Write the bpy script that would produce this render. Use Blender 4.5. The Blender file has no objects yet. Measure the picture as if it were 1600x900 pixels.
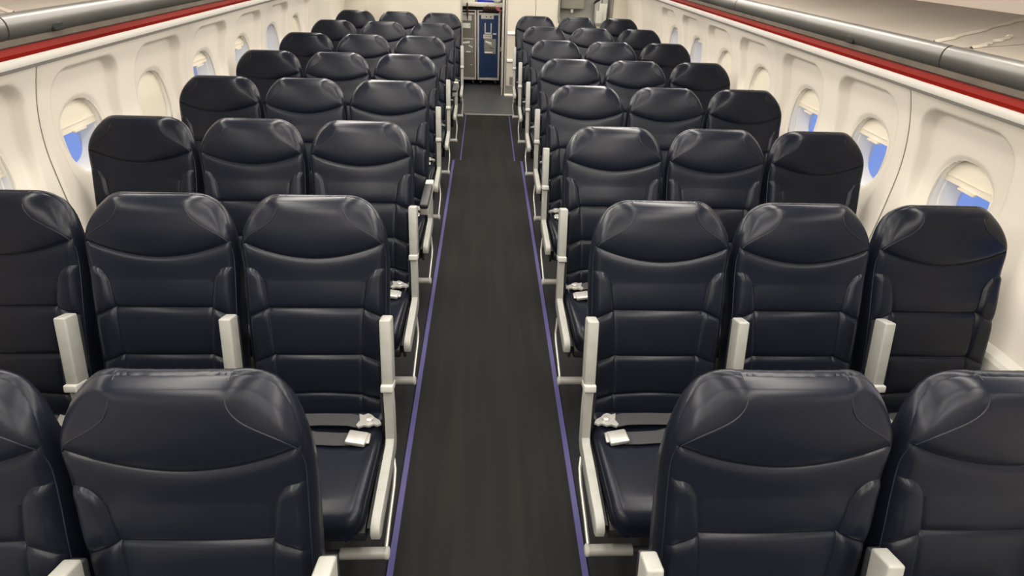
import bpy, bmesh, math, random
import numpy as np
from mathutils import Vector, Matrix

random.seed(7)
scene = bpy.context.scene
COL = scene.collection

# ------------------------------------------------------------------ camera
F_PX = 880.0
PITCH, YAW, ROLL = math.radians(31.503), math.radians(3.327), math.radians(2.2656)
cam_d = bpy.data.cameras.new('camera')
cam = bpy.data.objects.new('camera', cam_d)
COL.objects.link(cam)
cam_d.sensor_fit = 'HORIZONTAL'
cam_d.sensor_width = 36.0
cam_d.lens = 36.0 * F_PX / 1600.0
cam_d.clip_start = 0.02
cy_, sy_ = math.cos(YAW), math.sin(YAW)
cp_, sp_ = math.cos(PITCH), math.sin(PITCH)
fwd = Vector((sy_ * cp_, cy_ * cp_, -sp_))
right0 = Vector((cy_, -sy_, 0))
up0 = right0.cross(fwd)
cr_, sr_ = math.cos(ROLL), math.sin(ROLL)
right = right0 * cr_ + up0 * sr_
up = up0 * cr_ - right0 * sr_
cam.matrix_world = Matrix(((right.x, up.x, -fwd.x, -0.0182),
                           (right.y, up.y, -fwd.y, 0.0),
                           (right.z, up.z, -fwd.z, 1.8918),
                           (0, 0, 0, 1)))
scene.camera = cam

# ------------------------------------------------------------------ world, lights, exposure
world = bpy.data.worlds.new('world')
scene.world = world
world.use_nodes = True
bg = world.node_tree.nodes['Background']
bg.inputs['Color'].default_value = (0.20, 0.32, 0.78, 1)
bg.inputs['Strength'].default_value = 1.0
scene.view_settings.view_transform = 'Standard'
scene.view_settings.look = 'None'
scene.view_settings.gamma = 1.0
scene.view_settings.exposure = 0.0

LIGHT_COL = (1.0, 0.94, 0.85)
LIGHT_W = 65.0
def area_light(name, loc, rot, sx, sy, watts, col=LIGHT_COL):
    d = bpy.data.lights.new(name, 'AREA')
    d.shape = 'RECTANGLE'; d.size = sx; d.size_y = sy
    d.energy = watts; d.color = col
    o = bpy.data.objects.new(name, d); COL.objects.link(o)
    o.location = loc; o.rotation_euler = rot
    o['kind'] = 'helper'
    return o
CEIL_Z = 2.42
LAMP_YS = [-1.9, -0.3, 1.3, 2.9, 4.5, 6.1, 7.7]
for sx in (-1, 1):
    for yy in LAMP_YS:
        area_light('ceiling_lamp_light', (sx * 1.10, yy, 2.19), (0, math.radians(sx * 32), 0), 0.20, 1.4, LIGHT_W / 2 * 0.64 * (0.45 if yy > 7 else 1.0))
        area_light('centre_lamp_light', (sx * 0.42, yy, CEIL_Z - 0.07), (0, 0, 0), 0.24, 1.4, LIGHT_W / 2 * 0.34 * (0.45 if yy > 7 else 1.0))
for sx in (-1, 1):
    for yy in LAMP_YS:
        area_light('sidewall_lamp_light', (sx * 1.56, yy, 1.497), (0, math.radians(sx * 12), 0), 0.05, 1.4, 4.2)
area_light('galley_lamp_light', (0.0, 8.72, 2.2), (0, 0, 0), 0.9, 0.3, 9.0, (1.0, 0.97, 0.92))

# ------------------------------------------------------------------ materials
def mat(name, base, rough=0.5, metal=0.0, spec=0.5, noise=None, bump=None, sheen=0.0, coat=0.0, emit=None):
    m = bpy.data.materials.new(name); m.use_nodes = True
    nt = m.node_tree; b = nt.nodes['Principled BSDF']
    b.inputs['Base Color'].default_value = (*base, 1)
    b.inputs['Roughness'].default_value = rough
    b.inputs['Metallic'].default_value = metal
    b.inputs['Specular IOR Level'].default_value = spec
    if coat: b.inputs['Coat Weight'].default_value = coat
    tc = nt.nodes.new('ShaderNodeTexCoord')
    if noise:
        sc, col2, lo, hi = noise[:4]
        n = nt.nodes.new('ShaderNodeTexNoise'); n.inputs['Scale'].default_value = sc
        n.inputs['Detail'].default_value = 5
        if len(noise) > 4:
            mp = nt.nodes.new('ShaderNodeMapping'); mp.inputs['Scale'].default_value = noise[4]
            nt.links.new(tc.outputs['Object'], mp.inputs['Vector']); nt.links.new(mp.outputs['Vector'], n.inputs['Vector'])
        else:
            nt.links.new(tc.outputs['Object'], n.inputs['Vector'])
        r = nt.nodes.new('ShaderNodeValToRGB')
        r.color_ramp.elements[0].position = lo; r.color_ramp.elements[0].color = (*base, 1)
        r.color_ramp.elements[1].position = hi; r.color_ramp.elements[1].color = (*col2, 1)
        nt.links.new(n.outputs['Fac'], r.inputs['Fac']); nt.links.new(r.outputs['Color'], b.inputs['Base Color'])
    if bump:
        kind, sc, st, dist = bump
        if kind == 'voronoi':
            n = nt.nodes.new('ShaderNodeTexVoronoi'); out = 'Distance'
        else:
            n = nt.nodes.new('ShaderNodeTexNoise'); out = 'Fac'; n.inputs['Detail'].default_value = 4
        n.inputs['Scale'].default_value = sc
        nt.links.new(tc.outputs['Object'], n.inputs['Vector'])
        bp = nt.nodes.new('ShaderNodeBump'); bp.inputs['Strength'].default_value = st; bp.inputs['Distance'].default_value = dist
        nt.links.new(n.outputs[out], bp.inputs['Height']); nt.links.new(bp.outputs['Normal'], b.inputs['Normal'])
    if emit:
        b.inputs['Emission Color'].default_value = (*emit[0], 1); b.inputs['Emission Strength'].default_value = emit[1]
    return m

M = {}
M['leather'] = mat('navy_leather', (0.0056, 0.0068, 0.0118), 0.28, 0, 0.19, bump=('voronoi', 380, 0.12, 0.0006))
M['leather_pipe'] = mat('navy_piping', (0.010, 0.011, 0.017), 0.4, 0, 0.3)
M['webbing'] = mat('grey_webbing', (0.026, 0.026, 0.028), 0.75, bump=('noise', 500, 0.3, 0.0006))
M['buckle'] = mat('brushed_buckle', (0.50, 0.49, 0.46), 0.34, 0.6)
M['silver'] = mat('silver_paint', (0.26, 0.258, 0.238), 0.42, 0.0, 0.4, noise=(30, (0.235, 0.233, 0.213), 0.45, 0.7))
M['silver_cap'] = mat('silver_cap_paint', (0.37, 0.366, 0.34), 0.35)
M['tube'] = mat('satin_tube_metal', (0.34, 0.333, 0.31), 0.35, 0.4)
M['black_plastic'] = mat('black_plastic', (0.012, 0.012, 0.014), 0.5)
M['dark_metal'] = mat('dark_frame_metal', (0.03, 0.03, 0.032), 0.45, 0.3)
M['wall'] = mat('cream_wall_plastic', (0.68, 0.632, 0.562), 0.5, 0, 0.4, noise=(2.2, (0.66, 0.612, 0.54), 0.35, 0.75))
M['shade'] = mat('cream_shade_plastic', (0.72, 0.66, 0.55), 0.5)
M['reveal'] = mat('window_liner_plastic', (0.80, 0.78, 0.72), 0.35)
M['groove'] = mat('grey_rubber_seal', (0.22, 0.21, 0.19), 0.6)
M['dado'] = mat('lower_wall_laminate', (0.66, 0.64, 0.58), 0.5)
M['rail'] = mat('worn_aluminium', (0.11, 0.107, 0.099), 0.36, 0.5, noise=(9, (0.075, 0.072, 0.066), 0.45, 0.75, (1, 0.3, 1)))
M['rail_lip'] = mat('taupe_lip', (0.115, 0.095, 0.075), 0.6, noise=(14, (0.085, 0.07, 0.055), 0.4, 0.7))
M['red'] = mat('red_strip_paint', (0.40, 0.017, 0.008), 0.45, 0, 0.3, noise=(6, (0.28, 0.011, 0.006), 0.4, 0.7, (1, 0.2, 1)))
M['white_trim'] = mat('white_trim_plastic', (0.86, 0.83, 0.77), 0.45)
M['shelf'] = mat('worn_bin_liner', (0.175, 0.152, 0.126), 0.6, noise=(3.5, (0.145, 0.125, 0.102), 0.35, 0.75), bump=('noise', 25, 0.15, 0.01))
M['tear'] = mat('torn_liner_edge', (0.30, 0.27, 0.225), 0.6)
M['tear_dark'] = mat('liner_joint', (0.20, 0.17, 0.14), 0.7)
M['bin_back'] = mat('bin_back_panel', (0.40, 0.335, 0.285), 0.6)
M['carpet'] = mat('charcoal_aisle_carpet', (0.0098, 0.0099, 0.0094), 0.9, 0, 0.15, noise=(2.0, (0.0145, 0.0144, 0.0130), 0.35, 0.8, (9, 0.5, 1)), bump=('noise', 700, 0.35, 0.002))
M['purple'] = mat('purple_edge_strip', (0.036, 0.031, 0.125), 0.6)
M['floor'] = mat('dark_cabin_floor', (0.005, 0.005, 0.006), 0.7, 0, 0.2, noise=(40, (0.008, 0.008, 0.009), 0.4, 0.7))
M['vinyl'] = mat('grey_galley_vinyl', (0.045, 0.047, 0.052), 0.45, 0, 0.3, noise=(120, (0.053, 0.055, 0.059), 0.4, 0.7))
M['threshold'] = mat('threshold_metal', (0.22, 0.21, 0.19), 0.5, 0.2)
M['bulkhead'] = mat('cream_bulkhead_laminate', (0.56, 0.515, 0.435), 0.5, noise=(3, (0.535, 0.49, 0.41), 0.35, 0.75))
M['post'] = mat('anodised_post', (0.44, 0.42, 0.38), 0.4, 0.55)
M['kick'] = mat('grey_kick_plate', (0.20, 0.20, 0.17), 0.5)
M['dark_gap'] = mat('dark_gasket', (0.012, 0.011, 0.011), 0.7, 0, 0.15)
M['niche_grey'] = mat('grey_niche_lining', (0.24, 0.23, 0.20), 0.55)
M['pad_grey'] = mat('grey_padded_vinyl', (0.20, 0.19, 0.155), 0.6, noise=(8, (0.17, 0.16, 0.13), 0.35, 0.7))
M['cart_frame'] = mat('cart_aluminium', (0.55, 0.52, 0.49), 0.4, 0.35, noise=(25, (0.42, 0.38, 0.35), 0.5, 0.75))
M['cart_blue'] = mat('cart_blue_panel', (0.010, 0.030, 0.095), 0.45, 0, 0.3, noise=(20, (0.014, 0.037, 0.11), 0.55, 0.8))
M['cart_grey'] = mat('cart_grey_panel', (0.145, 0.14, 0.115), 0.5)
M['label_white'] = mat('white_card', (0.78, 0.77, 0.72), 0.5)
M['label_grey'] = mat('pale_grey_plate', (0.52, 0.51, 0.46), 0.5)
M['paper_grey'] = mat('pale_grey_paper', (0.36, 0.355, 0.33), 0.6)
M['pouch'] = mat('clear_grey_pouch', (0.22, 0.22, 0.19), 0.3)
M['ink'] = mat('dark_ink', (0.04, 0.04, 0.04), 0.6)
M['box_blue'] = mat('blue_box_plastic', (0.02, 0.035, 0.42), 0.4)
M['box_white'] = mat('white_box_plastic', (0.72, 0.70, 0.63), 0.5)
M['counter'] = mat('counter_laminate', (0.68, 0.63, 0.54), 0.4)
M['red_tag'] = mat('red_ribbon', (0.42, 0.12, 0.12), 0.6)
M['brown'] = mat('brown_bottle_glass', (0.05, 0.022, 0.014), 0.3)
M['tissue'] = mat('white_paper', (0.82, 0.81, 0.78), 0.7)
M['ceiling'] = mat('ceiling_laminate', (0.46, 0.45, 0.42), 0.6)
M['lamp'] = mat('lamp_diffuser', (0.9, 0.88, 0.82), 0.5, emit=((1.0, 0.93, 0.82), 3.0))

def glass_mat():
    m = bpy.data.materials.new('window_pane_acrylic'); m.use_nodes = True
    nt = m.node_tree
    for n in list(nt.nodes): nt.nodes.remove(n)
    out = nt.nodes.new('ShaderNodeOutputMaterial')
    tr = nt.nodes.new('ShaderNodeBsdfTransparent'); gl = nt.nodes.new('ShaderNodeBsdfGlossy')
    gl.inputs['Roughness'].default_value = 0.03
    lw = nt.nodes.new('ShaderNodeLayerWeight'); lw.inputs['Blend'].default_value = 0.25
    fr = nt.nodes.new('ShaderNodeMath'); fr.operation = 'MULTIPLY'; fr.inputs[1].default_value = 0.12
    nt.links.new(lw.outputs['Facing'], fr.inputs[0])
    mx = nt.nodes.new('ShaderNodeMixShader')
    nt.links.new(fr.outputs[0], mx.inputs[0]); nt.links.new(tr.outputs[0], mx.inputs[1]); nt.links.new(gl.outputs[0], mx.inputs[2])
    nt.links.new(mx.outputs[0], out.inputs['Surface'])
    return m
M['pane'] = glass_mat()

# ------------------------------------------------------------------ helpers
def link(name, me, parent=None, loc=None, rot=None):
    o = bpy.data.objects.new(name, me); COL.objects.link(o)
    if parent is not None: o.parent = parent
    if loc is not None: o.location = loc
    if rot is not None: o.rotation_euler = rot
    return o
def thing(name, label, cat, loc=(0, 0, 0), group=None, rz=0):
    o = bpy.data.objects.new(name, None); COL.objects.link(o)
    o.empty_display_size = 0.1
    o.location = loc; o.rotation_euler = (0, 0, rz)
    o['label'] = label; o['category'] = cat
    if group: o['group'] = group
    return o
def struct(o, label=None):
    o['kind'] = 'structure'
    if label: o['label'] = label
    return o
def mesh_from(name, verts, faces, m, smooth=True, normals=None):
    me = bpy.data.meshes.new(name)
    me.from_pydata([tuple(v) for v in verts], [], [tuple(f) for f in faces])
    me.materials.append(M[m] if isinstance(m, str) else m)
    if smooth:
        me.polygons.foreach_set('use_smooth', [True] * len(me.polygons))
    me.update()
    if normals is not None:
        me.normals_split_custom_set_from_vertices([tuple(n) for n in normals])
    return me
def bm_mesh(name, bm, m, smooth=False):
    bmesh.ops.recalc_face_normals(bm, faces=bm.faces[:])
    me = bpy.data.meshes.new(name); bm.to_mesh(me); bm.free()
    me.materials.append(M[m] if isinstance(m, str) else m)
    if smooth:
        me.polygons.foreach_set('use_smooth', [True] * len(me.polygons))
        me.set_sharp_from_angle(angle=math.radians(40))
    return me
def add_box(bm, x0, x1, y0, y1, z0, z1, bev=0.0, seg=2):
    b2 = bmesh.new()
    bmesh.ops.create_cube(b2, size=1.0)
    for v in b2.verts:
        v.co = Vector(((x0 + x1) / 2 + v.co.x * (x1 - x0), (y0 + y1) / 2 + v.co.y * (y1 - y0), (z0 + z1) / 2 + v.co.z * (z1 - z0)))
    if bev > 0:
        bmesh.ops.bevel(b2, geom=b2.edges[:], offset=bev, segments=seg, profile=0.5, affect='EDGES')
    tmp = bpy.data.meshes.new('tmp'); b2.to_mesh(tmp); b2.free()
    bm.from_mesh(tmp); bpy.data.meshes.remove(tmp)
def box_mesh(name, x0, x1, y0, y1, z0, z1, m, bev=0.0, seg=2):
    bm = bmesh.new(); add_box(bm, x0, x1, y0, y1, z0, z1, bev, seg)
    return bm_mesh(name, bm, m, smooth=bev > 0)
def add_tube(bm, pts, r, n=10, cap=True):
    pts = [Vector(p) for p in pts]
    rings = []
    for i, p in enumerate(pts):
        if i == 0: t = pts[1] - p
        elif i == len(pts) - 1: t = p - pts[i - 1]
        else: t = (pts[i + 1] - p).normalized() + (p - pts[i - 1]).normalized()
        t.normalize()
        a = Vector((0, 0, 1)) if abs(t.z) < 0.9 else Vector((1, 0, 0))
        u = t.cross(a).normalized(); w = t.cross(u)
        rr = r[i] if isinstance(r, (list, tuple)) else r
        rings.append([bm.verts.new(p + (u * math.cos(2 * math.pi * k / n) + w * math.sin(2 * math.pi * k / n)) * rr) for k in range(n)])
    for a, b in zip(rings, rings[1:]):
        for k in range(n):
            bm.faces.new((a[k], a[(k + 1) % n], b[(k + 1) % n], b[k]))
    if cap:
        bm.faces.new(rings[0][::-1]); bm.faces.new(rings[-1])
def tube_mesh(name, pts, r, m, n=10):
    bm = bmesh.new(); add_tube(bm, pts, r, n)
    return bm_mesh(name, bm, m, smooth=True)
def prism_x(name, poly_yz, x0, x1, m, bev=0.004, seg=2):
    """outline in y-z, given width in x, edges rounded"""
    bm = bmesh.new()
    a = [bm.verts.new((x0, y, z)) for y, z in poly_yz]
    b = [bm.verts.new((x1, y, z)) for y, z in poly_yz]
    n = len(a)
    fa = bm.faces.new(a); fb = bm.faces.new(b[::-1])
    for i in range(n): bm.faces.new((a[i], b[i], b[(i + 1) % n], a[(i + 1) % n]))
    if bev:
        es = [e for e in bm.edges if (e.verts[0] in a) == (e.verts[1] in a)]
        bmesh.ops.bevel(bm, geom=es, offset=bev, segments=seg, profile=0.5, affect='EDGES')
    return bm_mesh(name, bm, m, smooth=True)
def sweep_y(name, prof_xz, ys, m, smooth=True, closed=False):
    """profile in x-z swept along the cabin"""
    v = []; f = []; n = len(prof_xz)
    for y in ys:
        for x, z in prof_xz: v.append((x, y, z))
    for i in range(len(ys) - 1):
        for k in range(n - (0 if closed else 1)):
            a = i * n + k; b = i * n + (k + 1) % n
            f.append((a, b, b + n, a + n))
    if closed:
        f.append(tuple(range(n))[::-1]); f.append(tuple((len(ys) - 1) * n + k for k in range(n)))
    bm = bmesh.new(); vs = [bm.verts.new(p) for p in v]
    for q in f: bm.faces.new([vs[k] for k in q])
    return bm_mesh(name, bm, m, smooth=smooth)

# ------------------------------------------------------------------ dimensions of the cabin (metres)
ROW_Y = [0.925, 1.741, 2.642, 3.547, 4.469, 5.416, 6.358, 7.325]
ROW_XL = [0.613, 0.584, 0.598, 0.603, 0.616, 0.599, 0.575, 0.550]
ROW_XR = [0.612, 0.589, 0.598, 0.598, 0.616, 0.606, 0.584, 0.563]
Y_FRONT, Y_BULK, Y_GALLEY = -2.9, 8.40, 9.0
WALL_X = 1.90
SEAM_Y = [-1.55, -0.215, 1.12, 2.45, 3.79, 5.21, 6.675]
WIN_Y = []
for a, b in zip(SEAM_Y, SEAM_Y[1:]):
    WIN_Y += [a + (b - a) * 0.25, a + (b - a) * 0.75]
WZ0, WZ1 = 0.66, 1.44
def wall_off(z):
    """how far the wall leans into the cabin at height z"""
    if z > 1.0: return 0.11 * ((z - 1.0) / 0.44) ** 2
    return 0.03 * ((1.0 - z) / 0.5) ** 2

# ------------------------------------------------------------------ floor
fl = link('floor', box_mesh('floor', -2.1, 2.1, Y_FRONT, 9.9, -0.06, 0.0, 'floor')); struct(fl)
bm = bmesh.new(); add_box(bm, -0.34, 0.345, 7.32, 8.395, 0.0, 0.006); add_box(bm, -1.9, 1.9, 8.0, 8.395, 0.0, 0.0055); add_box(bm, -0.34, 0.205, 8.395, 9.55, 0, 0.0058)
gv = link('floor', bm_mesh('floor_vinyl', bm, 'vinyl')); gv['kind'] = 'structure'
ct = thing('aisle_carpet', 'charcoal grey carpet runner along the aisle between the seat blocks', 'carpet', (0, 0, 0))
bm = bmesh.new()
pl = [(-0.325, Y_FRONT), (0.335, Y_FRONT), (0.335, 5.52), (0.272, 5.52), (0.272, 7.27), (-0.262, 7.27), (-0.262, 5.52), (-0.325, 5.52)]
lo = [bm.verts.new((x, y, 0.0)) for x, y in pl]; hi = [bm.verts.new((x, y, 0.009)) for x, y in pl]
bm.faces.new(hi)
for i in range(len(pl)): bm.faces.new((lo[i], lo[(i + 1) % 8], hi[(i + 1) % 8], hi[i]))
link('pile', bm_mesh('carpet', bm, 'carpet'), ct)
for x0, x1, y0, y1 in ((-0.349, -0.325, Y_FRONT, 5.52), (0.335, 0.359, Y_FRONT, 5.52), (-0.276, -0.262, 5.52, 7.27), (0.272, 0.286, 5.52, 7.27)):
    link('edge_strip', box_mesh('edge_strip', x0, x1, y0, y1, 0, 0.011, 'purple', 0.002, 1), ct)
tr = link('threshold_strip', box_mesh('threshold_strip', -0.285, 0.355, 7.275, 7.318, 0, 0.012, 'threshold', 0.003, 2))
tr['label'] = 'pale metal threshold strip across the aisle floor before the galley'; tr['category'] = 'threshold strip'

# ------------------------------------------------------------------ side walls with window recesses
def sd_box(dx, dz, hx, hz, r):
    qx = np.abs(dx) - hx + r; qz = np.abs(dz) - hz + r
    return np.hypot(np.maximum(qx, 0), np.maximum(qz, 0)) + np.minimum(np.maximum(qx, qz), 0) - r
WIN_Z, WIN_HX, WIN_HZ = 1.027, 0.152, 0.172
def oval(n, grow=0.0):
    p = []
    for k in range(n):
        t = 2 * math.pi * k / n; c, s = math.cos(t), math.sin(t); e = 2 / 2.35
        p.append(((WIN_HX + grow) * math.copysign(abs(c) ** e, c), WIN_Z + (WIN_HZ + grow) * math.copysign(abs(s) ** e, s)))
    return p
def sd_oval(dy, dz):
    """approximate signed distance to the window opening"""
    f = (np.abs(dy / WIN_HX) ** 2.35 + np.abs(dz / WIN_HZ) ** 2.35) ** (1 / 2.35)
    rr = np.hypot(dy, dz) + 1e-6
    return (f - 1) * rr / np.maximum(f, 1e-6)
def sstep(a, b, x):
    t = np.clip((x - a) / (b - a), 0, 1); return t * t * (3 - 2 * t)
PANEL_L = 1.34
def make_wall_panel():
    ny, nz = 150, 92
    ys = np.linspace(0.0035, PANEL_L - 0.0035, ny); zs = np.linspace(WZ0, WZ1, nz)
    Y, Z = np.meshgrid(ys, zs); Y = Y.ravel(); Z = Z.ravel()
    cell = ys[1] - ys[0]
    # pull grid points near an opening onto its edge
    for c in (PANEL_L * 0.25, PANEL_L * 0.75):
        for _ in range(3):
            d = sd_oval(Y - c, Z - WIN_Z)
            near = np.abs(d) < cell * 0.62
            e = 1e-4
            gy = (sd_oval(Y - c + e, Z - WIN_Z) - d) / e; gz = (sd_oval(Y - c, Z - WIN_Z + e) - d) / e
            g = np.hypot(gy, gz) + 1e-9
            Y = np.where(near, Y - d * gy / g / g, Y); Z = np.where(near, Z - d * gz / g / g, Z)
    depth = np.zeros_like(Y)
    for c in (PANEL_L * 0.25, PANEL_L * 0.75):
        taper = 1.0 - 0.10 * sstep(1.1, 0.75, Z)
        # wide upright recess: crisp at its top corners, fading out below the window
        sd = sd_box((Y - c) / taper, Z - 1.00, 0.258, 0.372, 0.115)
        fade = sstep(0.70, 1.12, Z)
        soft = 0.014 + 0.05 * (1 - fade)
        d = 0.050 * sstep(0.0, -soft * 1.6, sd) * (0.22 + 0.78 * fade)
        depth = np.maximum(depth, d)
        # a shallow rolled edge round the opening
        so = sd_oval(Y - c, Z - WIN_Z)
        depth += 0.010 * sstep(0.022, 0.0, so)
    edge = np.minimum(Y, PANEL_L - Y)
    depth += 0.008 * sstep(0.012, 0.002, edge)
    X = np.array([-wall_off(z) for z in Z]) + depth
    V = np.stack([X, Y, Z], 1)
    keep = []
    for j in range(nz - 1):
        for i in range(ny - 1):
            a = j * ny + i; q = (a, a + 1, a + 1 + ny, a + ny)
            cyy = Y[list(q)].mean(); czz = Z[list(q)].mean()
            if min(sd_oval(cyy - PANEL_L * 0.25, czz - WIN_Z), sd_oval(cyy - PANEL_L * 0.75, czz - WIN_Z)) < -0.0005: continue
            keep.append(q)
    return V, keep
PV, PF = make_wall_panel()
def panel_mesh(sx):
    V = PV.copy(); V[:, 0] *= sx
    F = PF if sx < 0 else [q[::-1] for q in PF]
    used = sorted({k for q in F for k in q}); ix = {k: i for i, k in enumerate(used)}
    return mesh_from('wall_panel', V[used], [tuple(ix[k] for k in q) for q in F], 'wall')
def flat_panel(sx, L):
    n = 40; zs = np.linspace(WZ0, WZ1, n); v = []; f = []
    for y in (0.0035, 0.02, L - 0.02, L - 0.0035):
        dd = 0.008 if y < 0.01 or y > L - 0.01 else 0
        for z in zs: v.append((sx * (-wall_off(z) + dd), y, z))
    for i in range(3):
        for k in range(n - 1):
            q = (i * n + k, i * n + k + 1, (i + 1) * n + k + 1, (i + 1) * n + k); f.append(q if sx > 0 else q[::-1])
    return mesh_from('flat_wall_panel', v, f, 'wall')
# window opening depth: the liner tube runs outward from the recessed panel surface
REC = 0.055
def ring_tube(name, levels, m, n=72):
    """oval tube through (x, grow) levels; x outward"""
    v = []; f = []
    for x, g in levels:
        for y, z in oval(n, g): v.append((x, y, z))
    for i in range(len(levels) - 1):
        for k in range(n):
            f.append((i * n + k, i * n + (k + 1) % n, (i + 1) * n + (k + 1) % n, (i + 1) * n + k))
    return v, f
def mirror_mesh(name, v, f, sx, m, smooth=True):
    vv = [(x * sx, y, z) for x, y, z in v]
    bm = bmesh.new(); vs = [bm.verts.new(p) for p in vv]
    for q in f: bm.faces.new([vs[k] for k in q])
    return bm_mesh(name, bm, m, smooth=smooth)
def shade_mesh(sx, zbot):
    """curved pull-down shade filling the opening above zbot, with a ridge and a lip"""
    pts = [p for p in oval(96, -0.002)]
    up = [p for p in pts if p[1] >= zbot]
    up.sort(key=lambda p: math.atan2(p[1] - WIN_Z, p[0]))
    # order along the arc from +y to -y
    arc = [p for p in pts if p[1] >= zbot]
    k0 = next(i for i in range(96) if pts[i][1] >= zbot and pts[i - 1][1] < zbot) if zbot > WIN_Z - WIN_HZ else 0
    arc = []
    for i in range(96):
        p = pts[(k0 + i) % 96]
        if p[1] < zbot: break
        arc.append(p)
    bm = bmesh.new()
    A = [bm.verts.new((sx * 0.020, y, z)) for y, z in arc]; B = [bm.verts.new((sx * 0.026, y, z)) for y, z in arc]
    bm.faces.new(A); bm.faces.new(B[::-1])
    for i in range(len(A)): bm.faces.new((A[i], B[i], B[(i + 1) % len(A)], A[(i + 1) % len(A)]))
    return bm_mesh('shade', bm, 'shade')
WALL = {}
PM = {s: panel_mesh(s) for s in (-1, 1)}
LINER = {}; PANE = {}; RIM = {}; SHADES = {}
for s in (-1, 1):
    v, f = ring_tube('liner', [(-0.002, 0.004), (0.004, 0.0), (0.034, -0.001), (0.036, -0.006), (0.110, -0.022), (0.112, 0.055)], 'reveal')
    LINER[s] = mirror_mesh('window_liner', v, f, s, 'reveal')
    v, f = ring_tube('rim', [(-0.004, 0.010), (-0.009, 0.006), (-0.009, 0.002), (-0.002, -0.001)], 'wall')
    RIM[s] = mirror_mesh('window_rim', v, f, s, 'wall')
    bm = bmesh.new()
    A = [bm.verts.new((s * 0.100, y, z)) for y, z in oval(72, -0.019)]; B = [bm.verts.new((s * 0.106, y, z)) for y, z in oval(72, -0.021)]
    bm.faces.new(A); bm.faces.new(B[::-1])
    for i in range(72): bm.faces.new((A[i], B[i], B[(i + 1) % 72], A[(i + 1) % 72]))
    PANE[s] = bm_mesh('window_pane', bm, 'pane')
#               windows in the order of WIN_Y; None = fully open, 0 = fully closed
SHADE = {-1: [1.06, 0, 1.10, 1.06, 0.93, 1.00, 1.055, 0, 1.105, 1.105, None, 0],
         1: [0, 1.05, 1.00, 0, 1.12, 1.075, 1.085, 1.06, 0.985, 0, 1.165, 1.165]}
LABEL_SHADE = {None: 'with its shade fully up', 0: 'with its shade pulled fully down'}
nwin = 0
for s, side in ((-1, 'left'), (1, 'right')):
    w = bpy.data.objects.new('wall_' + side, None); COL.objects.link(w); struct(w)
    w.location = (s * WALL_X, 0, 0)
    for a, b in zip(SEAM_Y, SEAM_Y[1:]):
        p = link('wall_panel', PM[s], w, (0, a, 0)); p.scale = (1, (b - a) / PANEL_L, 1)
    for a, b in ((Y_FRONT, SEAM_Y[0]), (6.675, 7.55), (7.55, Y_BULK)):
        link('wall_panel', flat_panel(s, b - a), w, (0, a, 0))
    # dark joints behind the panels' seams
    for y in SEAM_Y + [7.55]:
        zs = np.linspace(WZ0, WZ1, 30)
        v = [(s * (-wall_off(z) + 0.010), y - 0.012, z) for z in zs] + [(s * (-wall_off(z) + 0.010), y + 0.012, z) for z in zs]
        fc = [(k, k + 1, k + 31, k + 30) for k in range(29)]
        link('panel_joint', mesh_from('panel_joint', v, fc, 'groove'), w)
    # outer skin that keeps daylight out except through the windows
    zs = [-0.05, WZ0, 1.0, 1.3, WZ1, 1.6, 2.5]
    # lower dado with a ledge along its top
    prof = [(s * (-0.03), 0.0), (s * (-0.045), 0.05), (s * (-0.05), 0.55), (s * (-0.052), 0.635), (s * (-0.044), 0.652), (s * (-0.015), 0.668), (s * 0.02, 0.668), (s * 0.02, 0.0)]
    link('lower_wall_panel', sweep_y('lower_wall_panel', prof, [Y_FRONT, 0.6, 1.55, 2.9, 4.3, 5.7, 7.1, Y_BULK], 'dado', smooth=False, closed=True), w)
    for i, y in enumerate(WIN_Y):
        nwin += 1
        sc = (SEAM_Y[i // 2 + 1] - SEAM_Y[i // 2]) / PANEL_L
        e = bpy.data.objects.new('window_%d' % nwin, None); COL.objects.link(e); struct(e)
        e.location = (s * (WALL_X + REC), y, 0); e.scale = (1, sc, 1)
        link('window_liner', LINER[s], e); link('window_rim', RIM[s], e); link('pane', PANE[s], e)
        zb = SHADE[s][i]
        if zb is not None:
            key = (s, zb)
            if key not in SHADES: SHADES[key] = shade_mesh(s, zb if zb else 0.862)
            sh = link('shade', SHADES[key], e)
            if zb:
                hw = WIN_HX * max(0.0, 1 - (abs(zb + 0.03 - WIN_Z) / WIN_HZ) ** 2.35) ** (1 / 2.35) - 0.004
                hw2 = WIN_HX * max(0.0, 1 - (abs(zb - WIN_Z) / WIN_HZ) ** 2.35) ** (1 / 2.35) - 0.004
                link('shade_ridge', box_mesh('shade_ridge', min(s * 0.014, s * 0.021), max(s * 0.014, s * 0.021), -hw, hw, zb + 0.030, zb + 0.036, 'shade', 0.0015, 1), sh)
                link('pull_tab', box_mesh('pull_tab', min(s * 0.006, s * 0.024), max(s * 0.006, s * 0.024), -0.045, 0.045, zb - 0.004, zb + 0.006, 'shade', 0.002, 1), sh)
# light-tight fuselage skin outside the liners
for s, side in ((-1, 'left'), (1, 'right')):
    bm = bmesh.new()
    x0, x1 = sorted((s * (WALL_X + 0.168), s * (WALL_X + 0.20)))
    add_box(bm, x0, x1, Y_FRONT, 9.9, -0.06, WIN_Z - 0.17)
    add_box(bm, x0, x1, Y_FRONT, 9.9, WIN_Z + 0.17, 2.6)
    prev = Y_FRONT
    for y in WIN_Y:
        add_box(bm, x0, x1, prev, y - 0.155, WIN_Z - 0.17, WIN_Z + 0.17); prev = y + 0.155
    add_box(bm, x0, x1, prev, 9.9, WIN_Z - 0.17, WIN_Z + 0.17)
    o = link('fuselage_skin_wall', bm_mesh('fuselage_skin', bm, 'white_trim')); struct(o); o.name = 'wall_outer_' + side

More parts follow.
